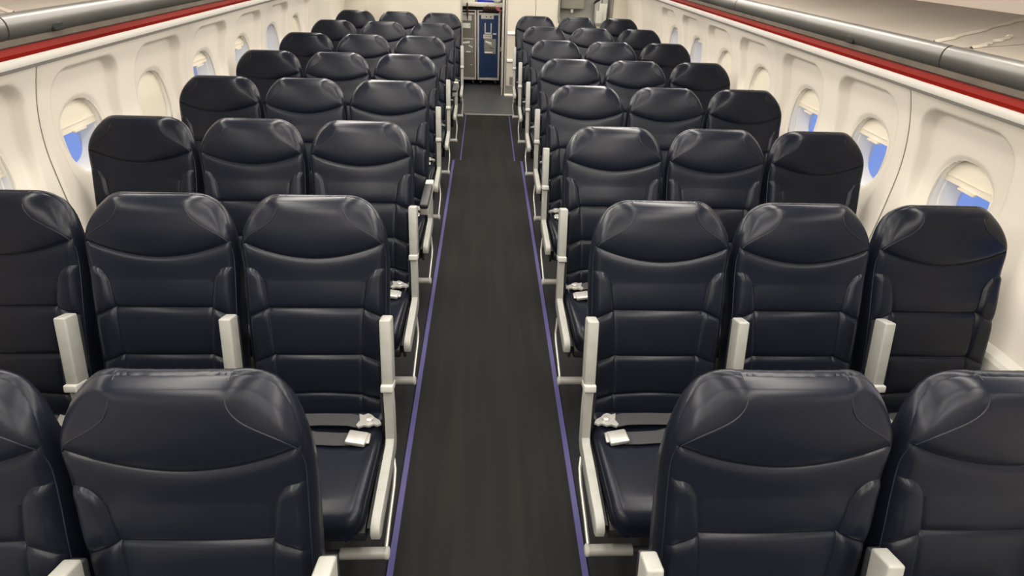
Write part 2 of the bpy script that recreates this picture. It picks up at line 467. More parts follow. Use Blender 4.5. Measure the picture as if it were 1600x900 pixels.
# ------------------------------------------------------------------ overhead bins: open shelves, metal edge rail, red strip, valance
for s, side in ((-1, 'left'), (1, 'right')):
    b = thing('overhead_bin', 'open overhead luggage bin with worn beige shelf and red strip, %s of the aisle' % side, 'luggage bin', (0, 0, 0), 'open overhead bins')
    ya, yb = Y_FRONT, Y_BULK
    def bx(x): return s * x
    joints = [ya, -1.4, -0.1, 1.62, 3.14, 4.75, 6.4, yb]
    for a, c in zip(joints, joints[1:]):
        prof = [(bx(1.262), 1.684), (bx(1.40), 1.694), (bx(1.84), 1.738), (bx(1.84), 1.722), (bx(1.40), 1.676), (bx(1.262), 1.666)]
        link('shelf_panel', sweep_y('shelf_panel', prof, [a + 0.004, c - 0.004], 'shelf', smooth=False, closed=True), b)
        # edge rail: rounded nose with a shallow groove beneath
        nose = [(1.275, 1.690), (1.262, 1.692), (1.251, 1.689), (1.244, 1.682), (1.240, 1.673), (1.2395, 1.662), (1.241, 1.650), (1.246, 1.639), (1.254, 1.632), (1.275, 1.630)]
        prof = [(bx(x), z) for x, z in nose]
        link('edge_rail', sweep_y('edge_rail', prof, [a + 0.003, c - 0.003], 'rail', closed=True), b)
    link('under_lip', sweep_y('under_lip', [(bx(1.254), 1.634), (bx(1.258), 1.616), (bx(1.266), 1.612), (bx(1.40), 1.598), (bx(1.40), 1.625)], [ya, yb], 'rail_lip', smooth=False, closed=True), b)
    link('red_strip', sweep_y('red_strip', [(bx(1.384), 1.602), (bx(1.378), 1.590), (bx(1.376), 1.568), (bx(1.384), 1.556), (bx(1.42), 1.550), (bx(1.42), 1.602)], [ya, yb], 'red', smooth=False, closed=True), b)
    link('lower_valance', sweep_y('lower_valance', [(bx(1.402), 1.556), (bx(1.399), 1.548), (bx(1.402), 1.530), (bx(1.410), 1.523), (bx(1.44), 1.523), (bx(1.62), 1.520), (bx(1.76), 1.505), (bx(1.86), 1.55), (bx(1.60), 1.58), (bx(1.42), 1.59)], [ya, yb], 'white_trim', closed=True), b)
    link('seal', sweep_y('seal', [(bx(1.404), 1.5245), (bx(1.408), 1.515), (bx(1.43), 1.514), (bx(1.44), 1.523)], [ya, yb], 'groove', smooth=False, closed=True), b)
    link('wall_closure', sweep_y('wall_closure', [(bx(1.74), 1.51), (bx(1.765), 1.44), (bx(1.785), 1.432), (bx(1.82), 1.44), (bx(1.86), 1.55)], [ya, yb], 'white_trim', closed=True), b)
    link('back_panel', sweep_y('back_panel', [(bx(1.84), 1.70), (bx(1.855), 1.80), (bx(1.80), 2.05), (bx(1.62), 2.30), (bx(1.64), 2.32), (bx(1.90), 2.05), (bx(1.90), 1.70)], [ya, yb], 'bin_back', closed=True), b)
    # dark clips on the rail and torn liner edges
    for y in ((1.81, 5.9) if s < 0 else (2.07, 5.3)):
        x0, x1 = sorted((s * 1.238, s * 1.252))
        link('rail_clip', box_mesh('rail_clip', x0, x1, y - 0.022, y + 0.022, 1.634, 1.656, 'dark_gap', 0.003, 1), b)
    rnd = random.Random(3 if s < 0 else 5)
    def zsh(x): return 1.694 + (x - 1.40) * 0.1 if x > 1.4 else 1.684 + (x - 1.262) * 0.0725
    for n_, (xa, ya_, xb, yb_) in enumerate([(1.28, 1.72, 1.80, 2.02), (1.30, 1.60, 1.52, 1.74), (1.28, 3.22, 1.80, 3.40), (1.29, 4.80, 1.78, 4.86)]):
        N = 18; top = []
        for k in range(N + 1):
            t = k / N; x = xa + (xb - xa) * t; y = ya_ + (yb_ - ya_) * t + rnd.uniform(-0.006, 0.006)
            top.append((x, y, rnd.uniform(0.006, 0.014)))
        v = []; f = []
        for x, y, wd in top:
            v += [(s * x, y - wd, zsh(x) + 0.001), (s * x, y, zsh(x) + 0.007), (s * x, y + wd * 0.6, zsh(x) + 0.001)]
        for k in range(N):
            for q in range(2):
                f.append((3 * k + q, 3 * k + q + 1, 3 * k + q + 4, 3 * k + q + 3))
        bm = bmesh.new(); vs = [bm.verts.new(p) for p in v]
        for q in f: bm.faces.new([vs[i] for i in q])
        link('liner_tear', bm_mesh('liner_tear', bm, 'tear', smooth=True), b)

# ------------------------------------------------------------------ ceiling, lamps, front wall
v = [(-1.66, 2.29), (-1.30, 2.17), (-1.0, 2.36), (-0.8, CEIL_Z), (0.8, CEIL_Z), (1.0, 2.36), (1.30, 2.17), (1.66, 2.29), (1.66, 2.36), (1.25, 2.44), (0.8, 2.5), (-0.8, 2.5), (-1.25, 2.44), (-1.66, 2.36)]
c = link('ceiling', sweep_y('ceiling', v, [Y_FRONT, 9.9], 'ceiling', smooth=False, closed=True)); struct(c)
COVE = []
for s, side in ((-1, 'left'), (1, 'right')):
    for k, yy in enumerate(LAMP_YS):
        t = thing('ceiling_lamp', 'flat cream ceiling lamp above the aisle', 'lamp', (s * 0.42, yy, CEIL_Z), 'ceiling lamps over the aisle')
        link('housing', box_mesh('lamp_housing', -0.15, 0.15, -0.76, 0.76, -0.03, 0.0, 'white_trim', 0.006, 1), t)
        link('diffuser', box_mesh('lamp_diffuser', -0.12, 0.12, -0.72, 0.72, -0.05, -0.031, 'lamp', 0.005, 1), t)
        t = thing('cove_lamp', 'long tilted cove lamp above the luggage bins', 'lamp', (s * 1.15, yy, 2.265), 'cove lamps along the bins')
        t.rotation_euler = (0, math.radians(s * 32), 0)
        COVE.append(t)
        link('housing', box_mesh('lamp_housing', -0.13, 0.13, -0.76, 0.76, -0.03, 0.0, 'white_trim', 0.006, 1), t)
        link('diffuser', box_mesh('lamp_diffuser', -0.10, 0.10, -0.72, 0.72, -0.05, -0.031, 'lamp', 0.005, 1), t)
for s, side in ((-1, 'left'), (1, 'right')):
    for k, yy in enumerate(LAMP_YS):
        t = thing('sidewall_lamp', 'slim lamp under the luggage bin above the window seats', 'lamp', (s * 1.56, yy, 1.524), 'sidewall lamps under the bins')
        link('housing', box_mesh('lamp_housing', -0.04, 0.04, -0.74, 0.74, -0.012, 0.002, 'white_trim', 0.003, 1), t)
        link('diffuser', box_mesh('lamp_diffuser', -0.03, 0.03, -0.72, 0.72, -0.022, -0.0125, 'lamp', 0.003, 1), t)
wf = link('wall_front', box_mesh('wall_front', -2.1, 2.1, Y_FRONT - 0.05, Y_FRONT, -0.05, 2.5, 'bulkhead')); struct(wf)
wb = link('wall_back', box_mesh('wall_back', -2.1, 2.1, 9.85, 9.9, -0.05, 2.5, 'bulkhead')); struct(wb)

# ------------------------------------------------------------------ rear bulkheads
DOOR_L, DOOR_R = -0.343, 0.200
lb = link('wall_back_left', box_mesh('wall_back_left', -1.93, DOOR_L - 0.022, Y_BULK, Y_BULK + 0.05, 0, 2.45, 'bulkhead')); struct(lb)
link('edge_trim', box_mesh('edge_trim', DOOR_L - 0.022, DOOR_L, Y_BULK - 0.008, Y_BULK + 0.06, 0, 2.45, 'post', 0.004, 2), lb)
link('edge_trim', box_mesh('edge_trim', -1.95, -1.925, Y_BULK - 0.03, Y_BULK + 0.06, 0, 2.3, 'post', 0.004, 2), lb)
rb = bpy.data.objects.new('wall_back_right', None); COL.objects.link(rb); struct(rb)
# panels either side of the niche, above and below
NX0, NX1, NZ0, NZ1 = 0.955, 1.672, 0.975, 1.95
link('bulkhead_panel', box_mesh('bulkhead_panel', 0.262, 0.640, Y_BULK, Y_BULK + 0.05, 0.14, 2.45, 'bulkhead', 0.003, 1), rb)
link('bulkhead_panel', box_mesh('bulkhead_panel', 0.645, NX0, Y_BULK, Y_BULK + 0.05, 0.14, 2.45, 'bulkhead', 0.0, 1), rb)
link('bulkhead_panel', box_mesh('bulkhead_panel', NX1, 1.95, Y_BULK, Y_BULK + 0.05, 0.14, 2.45, 'bulkhead', 0.0, 1), rb)
link('bulkhead_panel', box_mesh('bulkhead_panel', NX0, NX1, Y_BULK, Y_BULK + 0.05, 0.14, NZ0, 'bulkhead', 0.0, 1), rb)
link('bulkhead_panel', box_mesh('bulkhead_panel', NX0, NX1, Y_BULK, Y_BULK + 0.05, NZ1, 2.45, 'bulkhead', 0.0, 1), rb)
link('panel_joint', box_mesh('panel_joint', 0.638, 0.647, Y_BULK + 0.01, Y_BULK + 0.055, 0.14, 2.45, 'dark_gap'), rb)
link('kick_plate', box_mesh('kick_plate', 0.262, 1.95, Y_BULK - 0.006, Y_BULK + 0.05, 0.0, 0.14, 'kick', 0.003, 1), rb)
for z in (0.835, 0.480):
    link('bumper_strip', box_mesh('bumper_strip', 0.270, 0.62, Y_BULK - 0.022, Y_BULK, z - 0.018, z + 0.018, 'white_trim', 0.006, 2), rb)
vg = link('vent_grille', box_mesh('vent_grille', 0.315, 0.42, Y_BULK - 0.006, Y_BULK, 0.16, 0.265, 'kick', 0.002, 1), rb)
for k in range(6):
    link('slat', box_mesh('vent_slat', 0.322, 0.413, Y_BULK - 0.012, Y_BULK - 0.005, 0.170 + k * 0.016, 0.176 + k * 0.016, 'post'), vg)
link('floor_sill', box_mesh('floor_sill', 0.245, 0.40, Y_BULK - 0.05, Y_BULK - 0.004, 0.0, 0.03, 'white_trim', 0.004, 1), rb)
# door posts: three stepped uprights
for x0, x1, y0, m in ((DOOR_R, DOOR_R + 0.022, -0.012, 'cart_frame'), (DOOR_R + 0.022, DOOR_R + 0.034, 0.006, 'dark_gap'), (DOOR_R + 0.034, DOOR_R + 0.064, -0.016, 'post')):
    link('door_post', box_mesh('door_post', x0, x1, Y_BULK + y0, Y_BULK + 0.06, 0, 2.45, m, 0.003, 1), rb)
# rounded niche frame
def rrect(x0, x1, z0, z1, r, n=10, flare=0.0):
    p = []
    for cx, cz, a0 in ((x1 - r, z1 - r, 0), (x0 + r, z1 - r, 90), (x0 + r, z0 + r, 180), (x1 - r, z0 + r, 270)):
        for k in range(n + 1):
            a = math.radians(a0 + 90 * k / n); p.append((cx + r * math.cos(a), cz + r * math.sin(a)))
    return p
def frame_ring(name, outer, inner, y0, y1, m):
    bm = bmesh.new(); n = len(outer)
    rings = [[bm.verts.new((x, y, z)) for x, z in pts] for pts, y in ((outer, y1), (outer, y0), (inner, y0), (inner, y1))]
    for a, b in zip(rings, rings[1:] + rings[:1]):
        for k in range(n): bm.faces.new((a[k], a[(k + 1) % n], b[(k + 1) % n], b[k]))
    return bm_mesh(name, bm, m, smooth=True)
o_ = rrect(NX0 - 0.015, NX1 + 0.015, NZ0 - 0.015, NZ1 + 0.015, 0.11); i_ = rrect(NX0 + 0.012, NX1 - 0.012, NZ0 + 0.012, NZ1 - 0.012, 0.09)
link('niche_frame', frame_ring('niche_frame', o_, i_, Y_BULK - 0.014, Y_BULK + 0.05, 'pad_grey'), rb)
# corner fillers between the rounded frame and the square cut-out are covered by the frame's lining box
i2 = rrect(NX0 + 0.010, NX1 - 0.010, NZ0 + 0.010, NZ1 - 0.010, 0.09)
o2 = rrect(NX0 - 0.14, NX1 + 0.14, NZ0 - 0.14, NZ1 + 0.14, 0.01)
link('niche_lining', frame_ring('niche_lining', rrect(NX0 - 0.05, NX1 + 0.05, NZ0 - 0.05, NZ1 + 0.05, 0.05), i2, Y_BULK + 0.012, Y_BULK + 0.22, 'niche_grey'), rb)
bk = link('niche_back', box_mesh('niche_back', NX0 - 0.05, NX1 + 0.05, Y_BULK + 0.20, Y_BULK + 0.23, NZ0 - 0.05, NZ1 + 0.05, 'niche_grey'), rb)
pd = thing('wall_pad', 'grey padded headrest panel hanging in the bulkhead niche', 'headrest pad', (1.145, Y_BULK + 0.12, 1.30))
link('pad', box_mesh('pad', -0.165, 0.165, -0.05, 0.08, -0.155, 0.5, 'pad_grey', 0.02, 3), pd)
link('pad_catch', box_mesh('pad_catch', -0.02, 0.02, -0.03, 0.0, -0.20, -0.15, 'buckle', 0.004, 1), pd)
st = thing('harness_strap', 'black harness strap lying above the pale papers in the bulkhead niche', 'strap', (1.50, Y_BULK + 0.12, 1.20))
bm = bmesh.new()
add_tube(bm, [(-0.06, 0.0, 0.02), (-0.03, -0.03, 0.06), (0.0, -0.04, 0.075), (0.03, -0.03, 0.16), (0.035, 0, 0.5)], [0.008, 0.016, 0.02, 0.014, 0.012], 8)
link('webbing', bm_mesh('webbing', bm, 'black_plastic', smooth=True), st)
pp = thing('paper_bundle', 'bundle of pale papers standing in the bulkhead niche', 'papers', (1.56, Y_BULK + 0.1, NZ0 + 0.012))
for k, (x0, x1, h, y) in enumerate(((-0.10, -0.02, 0.28, 0.02), (-0.045, 0.06, 0.24, -0.02), (0.0, 0.075, 0.36, 0.05), (-0.09, 0.0, 0.15, -0.045))):
    link('sheet', box_mesh('sheet', x0, x1, y - 0.012, y + 0.012, 0.0, h, 'label_grey' if k % 2 else 'paper_grey', 0.003, 1), pp)

# ------------------------------------------------------------------ galley
gp = link('wall_galley_side', box_mesh('wall_galley_left', -1.2, -1.15, Y_BULK + 0.05, 9.85, 0, 2.45, 'bulkhead')); struct(gp)
gp2 = link('wall_galley_side', box_mesh('wall_galley_right', 0.75, 0.80, Y_BULK + 0.05, 9.85, 0, 2.45, 'bulkhead')); struct(gp2)
GY = Y_GALLEY
gc = thing('galley_counter', 'cream galley counter above the two service carts', 'counter', (0, GY, 0))
link('counter_top', box_mesh('counter_top', -1.15, 0.205, -0.02, 0.6, 1.095, 1.150, 'counter', 0.005, 2), gc)
link('counter_front', box_mesh('counter_front', -1.15, 0.205, 0.02, 0.05, 1.060, 1.094, 'dark_gap'), gc)
link('side_panel', box_mesh('side_panel', 0.206, 0.226, -0.05, 0.6, 0.0, 2.2, 'counter', 0.003, 1), gc)
link('side_rail', box_mesh('side_rail', 0.187, 0.2055, 0.03, 0.05, 0.05, 1.05, 'dark_gap'), gc)
link('rail_catch', box_mesh('rail_catch', 0.188, 0.204, 0.015, 0.03, 0.50, 0.56, 'buckle', 0.003, 1), gc)
link('rail_catch', box_mesh('rail_catch', 0.188, 0.204, 0.015, 0.03, 0.38, 0.42, 'brown', 0.003, 1), gc)

def cart(name, label, x0, x1, panel, blue):
    t = thing(name, label, 'service cart', ((x0 + x1) / 2, GY + 0.02, 0), None)
    h = (x1 - x0) / 2
    link('body', box_mesh('cart_body', -h, h, 0.012, 0.72, 0.085, 1.045, 'cart_frame', 0.006, 2), t)
    fb = bmesh.new()
    add_box(fb, -h, -h + 0.026, 0.0, 0.012, 0.085, 1.045, 0.003, 1); add_box(fb, h - 0.026, h, 0.0, 0.012, 0.085, 1.045, 0.003, 1)
    add_box(fb, -h + 0.026, h - 0.026, 0.0, 0.012, 0.085, 0.118, 0.003, 1); add_box(fb, -h + 0.026, h - 0.026, 0.0, 0.012, 0.985, 1.045, 0.003, 1)
    link('front_frame', bm_mesh('front_frame', fb, 'cart_frame', smooth=True), t)
    d = link('door', box_mesh('cart_door', -h + 0.028, h - 0.028, 0.004, 0.013, 0.120, 0.983, panel, 0.002, 1), t)
    link('top_slot', box_mesh('top_slot', -h + 0.02, h - 0.02, -0.003, 0.0, 1.012, 1.035, 'dark_gap'), t)
    for wx in (-h + 0.05, h - 0.05):
        for wy in (0.08, 0.6):
            link('caster', tube_mesh('caster', [(wx - 0.016, wy, 0.042), (wx + 0.016, wy, 0.042)], 0.036, 'black_plastic', 14), t)
            link('caster_fork', box_mesh('caster_fork', wx - 0.022, wx + 0.022, wy - 0.012, wy + 0.012, 0.042, 0.086, 'dark_metal', 0.003, 1), t)
    return t, d, h
cb, d, h = cart('service_cart', 'navy blue service cart with silver frame in the galley opening', -0.152, 0.180, 'cart_blue', True)
c0 = -0.014; f = -0.004
def on(xw): return xw - 0.014
# name plate, handle bracket, latch, card, pouch on the door
def plate(name, x0, x1, z0, z1, m, th=0.004, par=None):
    return link(name, box_mesh(name, on(x0), on(x1), f - th + 0.004, f + 0.008, z0, z1, m, 0.0015, 1), par or cb)
plate('name_plate', -0.098, 0.086, 0.935, 0.992, 'label_grey')
plate('plate_screw', -0.03, -0.012, 0.955, 0.972, 'ink', 0.007); plate('plate_screw', 0.035, 0.053, 0.955, 0.972, 'ink', 0.007)
plate('handle', -0.046, -0.030, 0.745, 0.88, 'label_grey', 0.022); plate('handle', 0.042, 0.058, 0.745, 0.88, 'label_grey', 0.022)
plate('handle_base', -0.046, 0.058, 0.735, 0.755, 'label_grey', 0.020)
plate('latch', 0.075, 0.128, 0.728, 0.746, 'label_grey', 0.012)
cd = plate('card', -0.064, 0.066, 0.672, 0.728, 'label_grey', 0.010)
link('printed_line', box_mesh('printed_line', on(-0.045), on(0.02), f - 0.008, f - 0.0055, 0.696, 0.704, 'cart_grey'), cd)
link('printed_mark', box_mesh('printed_mark', on(0.035), on(0.045), f - 0.008, f - 0.0055, 0.690, 0.712, 'ink'), cd)
po = plate('document_pouch', -0.05, 0.124, 0.462, 0.668, 'pouch', 0.006)
def onp(name, x0, x1, z0, z1, m, rot=0):
    o = link(name, box_mesh(name, -(x1 - x0) / 2, (x1 - x0) / 2, -0.0015, 0.0015, -(z1 - z0) / 2, (z1 - z0) / 2, m), po, (on((x0 + x1) / 2), f - 0.0035, (z0 + z1) / 2), (0, rot, 0))
    return o
onp('paper_slip', -0.034, 0.06, 0.610, 0.632, 'label_white', 0.25); onp('paper_slip', 0.0, 0.07, 0.588, 0.600, 'label_grey', 0.3)
onp('paper_slip', -0.04, 0.075, 0.474, 0.492, 'label_white'); onp('paper_slip', 0.03, 0.09, 0.54, 0.548, 'ink', 0.3)
cg, d, h = cart('service_cart', 'grey service cart with silver frame beside the blue cart', -0.505, -0.166, 'cart_grey', False)
on = lambda xw: xw + 0.3355
cb = cg
plate('name_plate', -0.46, -0.235, 0.905, 0.975, 'label_grey'); plate('card', -0.40, -0.252, 0.805, 0.872, 'label_white')
plate('printed_mark', -0.268, -0.260, 0.83, 0.85, 'ink', 0.006)
po = plate('document_pouch', -0.42, -0.205, 0.47, 0.665, 'pouch', 0.006)
onp('paper_slip', -0.37, -0.262, 0.60, 0.625, 'label_white', -0.1); onp('paper_slip', -0.28, -0.22, 0.553, 0.567, 'label_white', 0.45); onp('paper_slip', -0.32, -0.25, 0.475, 0.49, 'label_white')
plate('pouch_rim', -0.42, -0.205, 0.655, 0.668, 'label_grey', 0.009)
plate('latch', -0.262, -0.225, 0.295, 0.304, 'label_grey', 0.01)
# dark spike-shaped hook hanging in front of the grey cart
hk = thing('hanging_tag', 'thin dark tag hanging from the counter in front of the grey cart', 'tag', (-0.295, GY - 0.03, 1.12))
bm = bmesh.new(); add_tube(bm, [(0, 0, 0.02), (0, 0, -0.06), (0.002, 0, -0.13), (0.004, 0, -0.21)], [0.010, 0.014, 0.012, 0.003], 8)
link('strip', bm_mesh('tag_strip', bm, 'brown', smooth=True), hk)
bm = bmesh.new(); add_tube(bm, [(0.0, 0, 0.02), (0.0, 0.01, 0.04), (0, 0.035, 0.042)], 0.004, 6)
link('hook', bm_mesh('tag_hook', bm, 'buckle', smooth=True), hk)
# clutter on the counter
bb = thing('storage_box', 'bright blue storage box with white label on the galley counter', 'box', (0.015, GY + 0.12, 1.150))
link('body', box_mesh('box_body', -0.165, 0.165, -0.1, 0.2, 0.0, 0.34, 'box_blue', 0.008, 2), bb)
link('label_card', box_mesh('label_card', -0.085, 0.085, -0.104, -0.1, 0.03, 0.15, 'label_white', 0.001, 1), bb)
link('label_line', box_mesh('label_line', -0.06, 0.02, -0.107, -0.104, 0.075, 0.085, 'ink'), bb)
wb_ = thing('storage_box', 'pale cream storage box on the galley counter above the grey cart', 'box', (-0.345, GY + 0.12, 1.150))
link('body', box_mesh('box_body', -0.16, 0.16, -0.1, 0.2, 0.0, 0.34, 'box_white', 0.008, 2), wb_)
link('label_card', box_mesh('label_card', -0.06, 0.08, -0.104, -0.1, 0.04, 0.12, 'cart_grey', 0.001, 1), wb_)
rnd = random.Random(11)
for k in range(7):
    x = -0.055 + k * 0.027
    t = thing('small_bottle', 'small dark brown bottle in the row hanging below the counter edge', 'bottle', (x, GY - 0.033, 1.048), 'small bottles under the counter edge')
    bm = bmesh.new(); hh = 0.05 + rnd.uniform(0, 0.02)
    add_tube(bm, [(0, 0, 0), (0, 0, 0.004), (0, 0, hh * 0.6), (0, 0, hh * 0.8), (0, 0, hh)], [0.009, 0.012, 0.012, 0.005, 0.005], 10)
    link('glass', bm_mesh('bottle', bm, 'brown', smooth=True), t)
sh = thing('bottle_rail', 'thin dark rail carrying the small bottles on the counter front', 'rail', (0, GY - 0.02, 1.03))
link('tray', box_mesh('bottle_tray', -0.075, 0.175, -0.028, 0.0, 0.008, 0.018, 'dark_gap', 0.002, 1), sh)
for k, (x, z, r_) in enumerate(((0.115, 1.09, 0.5), (0.15, 1.075, -0.4), (0.165, 1.055, 0.2))):
    t = thing('red_ribbon', 'short red ribbon hanging at the end of the galley counter', 'ribbon', (x, GY - 0.028, z), 'red ribbons at the counter end')
    link('band', box_mesh('ribbon_band', -0.028, 0.028, -0.004, 0.004, -0.012, 0.012, 'red_tag', 0.003, 1), t, None, (0, r_, 0))
ti = thing('tissue_packet', 'crumpled white tissue packet at the end of the galley counter', 'tissues', (0.125, GY - 0.005, 1.150))
bm = bmesh.new(); bmesh.ops.create_icosphere(bm, subdivisions=3, radius=0.06)
for v_ in bm.verts:
    n_ = math.sin(v_.co.x * 90) * math.cos(v_.co.z * 80 + v_.co.y * 60)
    v_.co *= 1 + 0.12 * n_; v_.co.z = max(v_.co.z * 0.75, -0.042)
    v_.co.y *= 0.6
for v_ in bm.verts: v_.co.z += 0.043
link('paper', bm_mesh('tissue', bm, 'tissue', smooth=True), ti)

# ------------------------------------------------------------------ seats
TH = math.radians(18.9)
BASE = np.array([0.0, -0.248, 0.430])
DS = np.array([0.0, math.sin(TH), math.cos(TH)])
DN = np.array([0.0, -math.cos(TH), math.sin(TH)])
L = 0.775
def w_of(s):
    s = np.asarray(s, float)
    lowp = 0.221 + 0.014 * np.clip(s / 0.6, 0, 1)
    t = np.clip((s - 0.6) / 0.175, 0, 1)
    topp = 0.112 + (0.235 - 0.112) * np.sqrt(np.maximum(0, 1 - t ** 2.1))
    return np.where(s < 0.6, lowp, topp)
def xb_of(s):
    xb = np.interp(s, [0, 0.1, 0.24, 0.40, 0.50, 0.545, 0.62], [0.140, 0.141, 0.146, 0.156, 0.170, 0.173, 0.17])
    return np.minimum(xb, 0.80 * w_of(s))
# lateral nodes: segment 0 = left bolster (q from 1 to 0), 1 = centre, 2 = right bolster
def cosn(n): return 0.5 - 0.5 * np.cos(np.pi * np.arange(n + 1) / n)
NS, NC = 10, 22
cols = []
for q in cosn(NS)[::-1][:-1]: cols.append((-1, q))
for c in (2 * cosn(NC) - 1): cols.append((0, c))
for q in cosn(NS)[1:]: cols.append((1, q))
def lat(s_row):
    """x positions for every column at heights s_row (array over columns)"""
    x = np.zeros(len(cols)); w = w_of(s_row); xb = xb_of(s_row)
    for i, (k, q) in enumerate(cols):
        x[i] = q * xb[i] if k == 0 else k * (xb[i] + q * (w[i] - xb[i]))
    return x
def curve(fc, fs):
    return np.array([fc(abs(q)) if k == 0 else fs(q) for k, q in cols])
tt = np.array([(abs(q) * 0.72 if k == 0 else 0.72 + 0.28 * q) for k, q in cols])
C0 = curve(lambda c: 0.0, lambda q: 0.0)
C4 = curve(lambda c: 0.098 - 0.010 * c * c, lambda q: 0.088 - 0.026 * q)
C3 = curve(lambda c: 0.238, lambda q: 0.238 - 0.032 * q)
C2 = curve(lambda c: 0.402, lambda q: 0.402 - 0.032 * q)
CB = curve(lambda c: 0.495, lambda q: 0.492 + 0.047 * (1 - (1 - q) ** 4.2))
C1 = 0.573 + 0.055 * tt ** 1.9
CT = np.full(len(cols), L)
bands = [(C0, C4, 9), (C4, C3, 12), (C3, C2, 14), (C2, CB, 12), (CB, C1, 10), (C1, CT, 26)]
rows_s = []; band_of = []
for bi, (a, b, n) in enumerate(bands):
    fr = cosn(n)
    if bi == 5:
        u = np.arange(n + 1) / n; fr = 0.55 * cosn(n) + 0.45 * (1 - (1 - u) ** 2)
    for k in range(n):
        rows_s.append(a + (b - a) * fr[k]); band_of.append(bi)
rows_s.append(CT.copy())
S = np.array(rows_s); NR, NCOL = S.shape
X = np.array([lat(r) for r in S])
# outline, for edge rounding
so = np.concatenate([np.linspace(0, 0.6, 500), 0.6 + 0.175 * np.sin(np.linspace(0, np.pi / 2, 1200))])
ox = w_of(so); tx = np.linspace(0.112, 0, 400)
oxa = np.concatenate([ox, tx]); osa = np.concatenate([so, np.full(400, L)])
def edge_dist(x, s):
    dx = np.abs(x).ravel()[:, None] - oxa[None]; ds = s.ravel()[:, None] - osa[None]
    d = np.hypot(dx, ds); k = d.argmin(1)
    return d[np.arange(len(k)), k].reshape(x.shape), osa[k].reshape(x.shape)
E_, OS = edge_dist(X, S)
rr = 0.014 + 0.042 * sstep(0.62, 0.775, OS)
rh = 0.012 + 0.022 * sstep(0.62, 0.775, OS)
H = -rh * (1 - np.sqrt(np.maximum(0, 1 - (1 - np.minimum(E_ / rr, 1)) ** 2)))
side = np.array([k for k, q in cols]); qs = np.array([q if k else 0 for k, q in cols])
def seamd(Ck): return np.abs(S - Ck[None, :])
isb = (side != 0)[None, :]
dS = np.minimum(np.minimum(seamd(C4), seamd(C3)), np.minimum(seamd(C2), seamd(C1)))
lateral = np.abs(np.abs(X) - xb_of(S))
below = (S < CB[None, :])
puff = 0.0075 * (1 - np.exp(-dS / 0.016))
groove = -0.0045 * np.exp(-(dS / 0.0040) ** 2)
dB = np.minimum(lateral, np.maximum(CB[None, :] - S, 0))
amp = 0.013 * (0.30 + 0.70 * sstep(0.22, 0.45, S))
bol = np.where(isb & below, amp * (1 - np.exp(-dB / 0.0065)), 0.0)
crease = np.where(below, -0.002 * np.exp(-(lateral / 0.004) ** 2), 0.0)
face = 0.010 * np.cos(np.clip(np.abs(X) / 0.24, 0, 1) * np.pi / 2)
lumbar = 0.012 * np.sin(np.clip(S / 0.5, 0, 1) * np.pi) + 0.012 * sstep(0.5, 0.68, S)
near = sstep(0.0, 0.018, E_)
Hh = H + puff * near + groove * near + bol * (0.30 + 0.70 * sstep(0.0, 0.016, E_)) + crease + face + lumbar
# corner gusset: the cover is chamfered outside a seam that runs from the flat top down to the headrest's side
GUS = np.array([(0.231, 0.612), (0.222, 0.632), (0.200, 0.650), (0.168, 0.669), (0.142, 0.684), (0.120, 0.702), (0.108, 0.724), (0.105, 0.748), (0.108, 0.775)])
gsm = [GUS[0]]
for a, b in zip(GUS, GUS[1:]): gsm += [a + (b - a) * t for t in np.linspace(0, 1, 13)[1:]]
gsm = np.array(gsm)
for _ in range(12): gsm[1:-1] = (gsm[:-2] + 2 * gsm[1:-1] + gsm[2:]) / 4
gd = np.hypot(np.abs(X).ravel()[:, None] - gsm[None, :, 0], S.ravel()[:, None] - gsm[None, :, 1]).min(1).reshape(X.shape)
xp = np.interp(S, gsm[:, 1], gsm[:, 0])
outside = (np.abs(X) > xp) & (S > 0.612)
Hh = Hh - np.where(outside, 0.24 * (np.sqrt(gd * gd + 0.004 ** 2) - 0.004), 0.0)
P = BASE + S[..., None] * DS + Hh[..., None] * DN
P[..., 0] += X
V = P.reshape(-1, 3)
# smooth normals over the whole front so that the panels meet without a seam in shading
quads = []; qb = []
for r in range(NR - 1):
    for c in range(NCOL - 1):
        quads.append((r * NCOL + c, r * NCOL + c + 1, (r + 1) * NCOL + c + 1, (r + 1) * NCOL + c))
        seg = -1 if c < NS else (0 if c < NS + NC else 1)
        qb.append((band_of[r], seg))
Q = np.array(quads)
fn = np.cross(V[Q[:, 2]] - V[Q[:, 0]], V[Q[:, 3]] - V[Q[:, 1]])
N = np.zeros_like(V)
for k in range(4): np.add.at(N, Q[:, k], fn)
N /= np.linalg.norm(N, axis=1)[:, None] + 1e-12
if (N @ DN).mean() < 0: N = -N; Q = Q[:, ::-1]
def region(bi, seg):
    if bi == 5: return 'headrest'
    if bi == 4: return 'back_panel'
    if seg: return 'side_bolster_l' if seg < 0 else 'side_bolster_r'
    return {3: 'back_panel', 2: 'lumbar_panel', 1: 'lumbar_panel_2', 0: 'lower_back_panel'}[bi]
FRONT = {}
for name in ('headrest', 'back_panel', 'lumbar_panel', 'lumbar_panel_2', 'lower_back_panel', 'side_bolster_l', 'side_bolster_r'):
    sel = [i for i, b in enumerate(qb) if region(*b) == name]
    used = np.unique(Q[sel]); ix = {k: i for i, k in enumerate(used)}
    FRONT[name] = mesh_from(name, V[used], [tuple(ix[k] for k in Q[i]) for i in sel], 'leather', True, N[used])
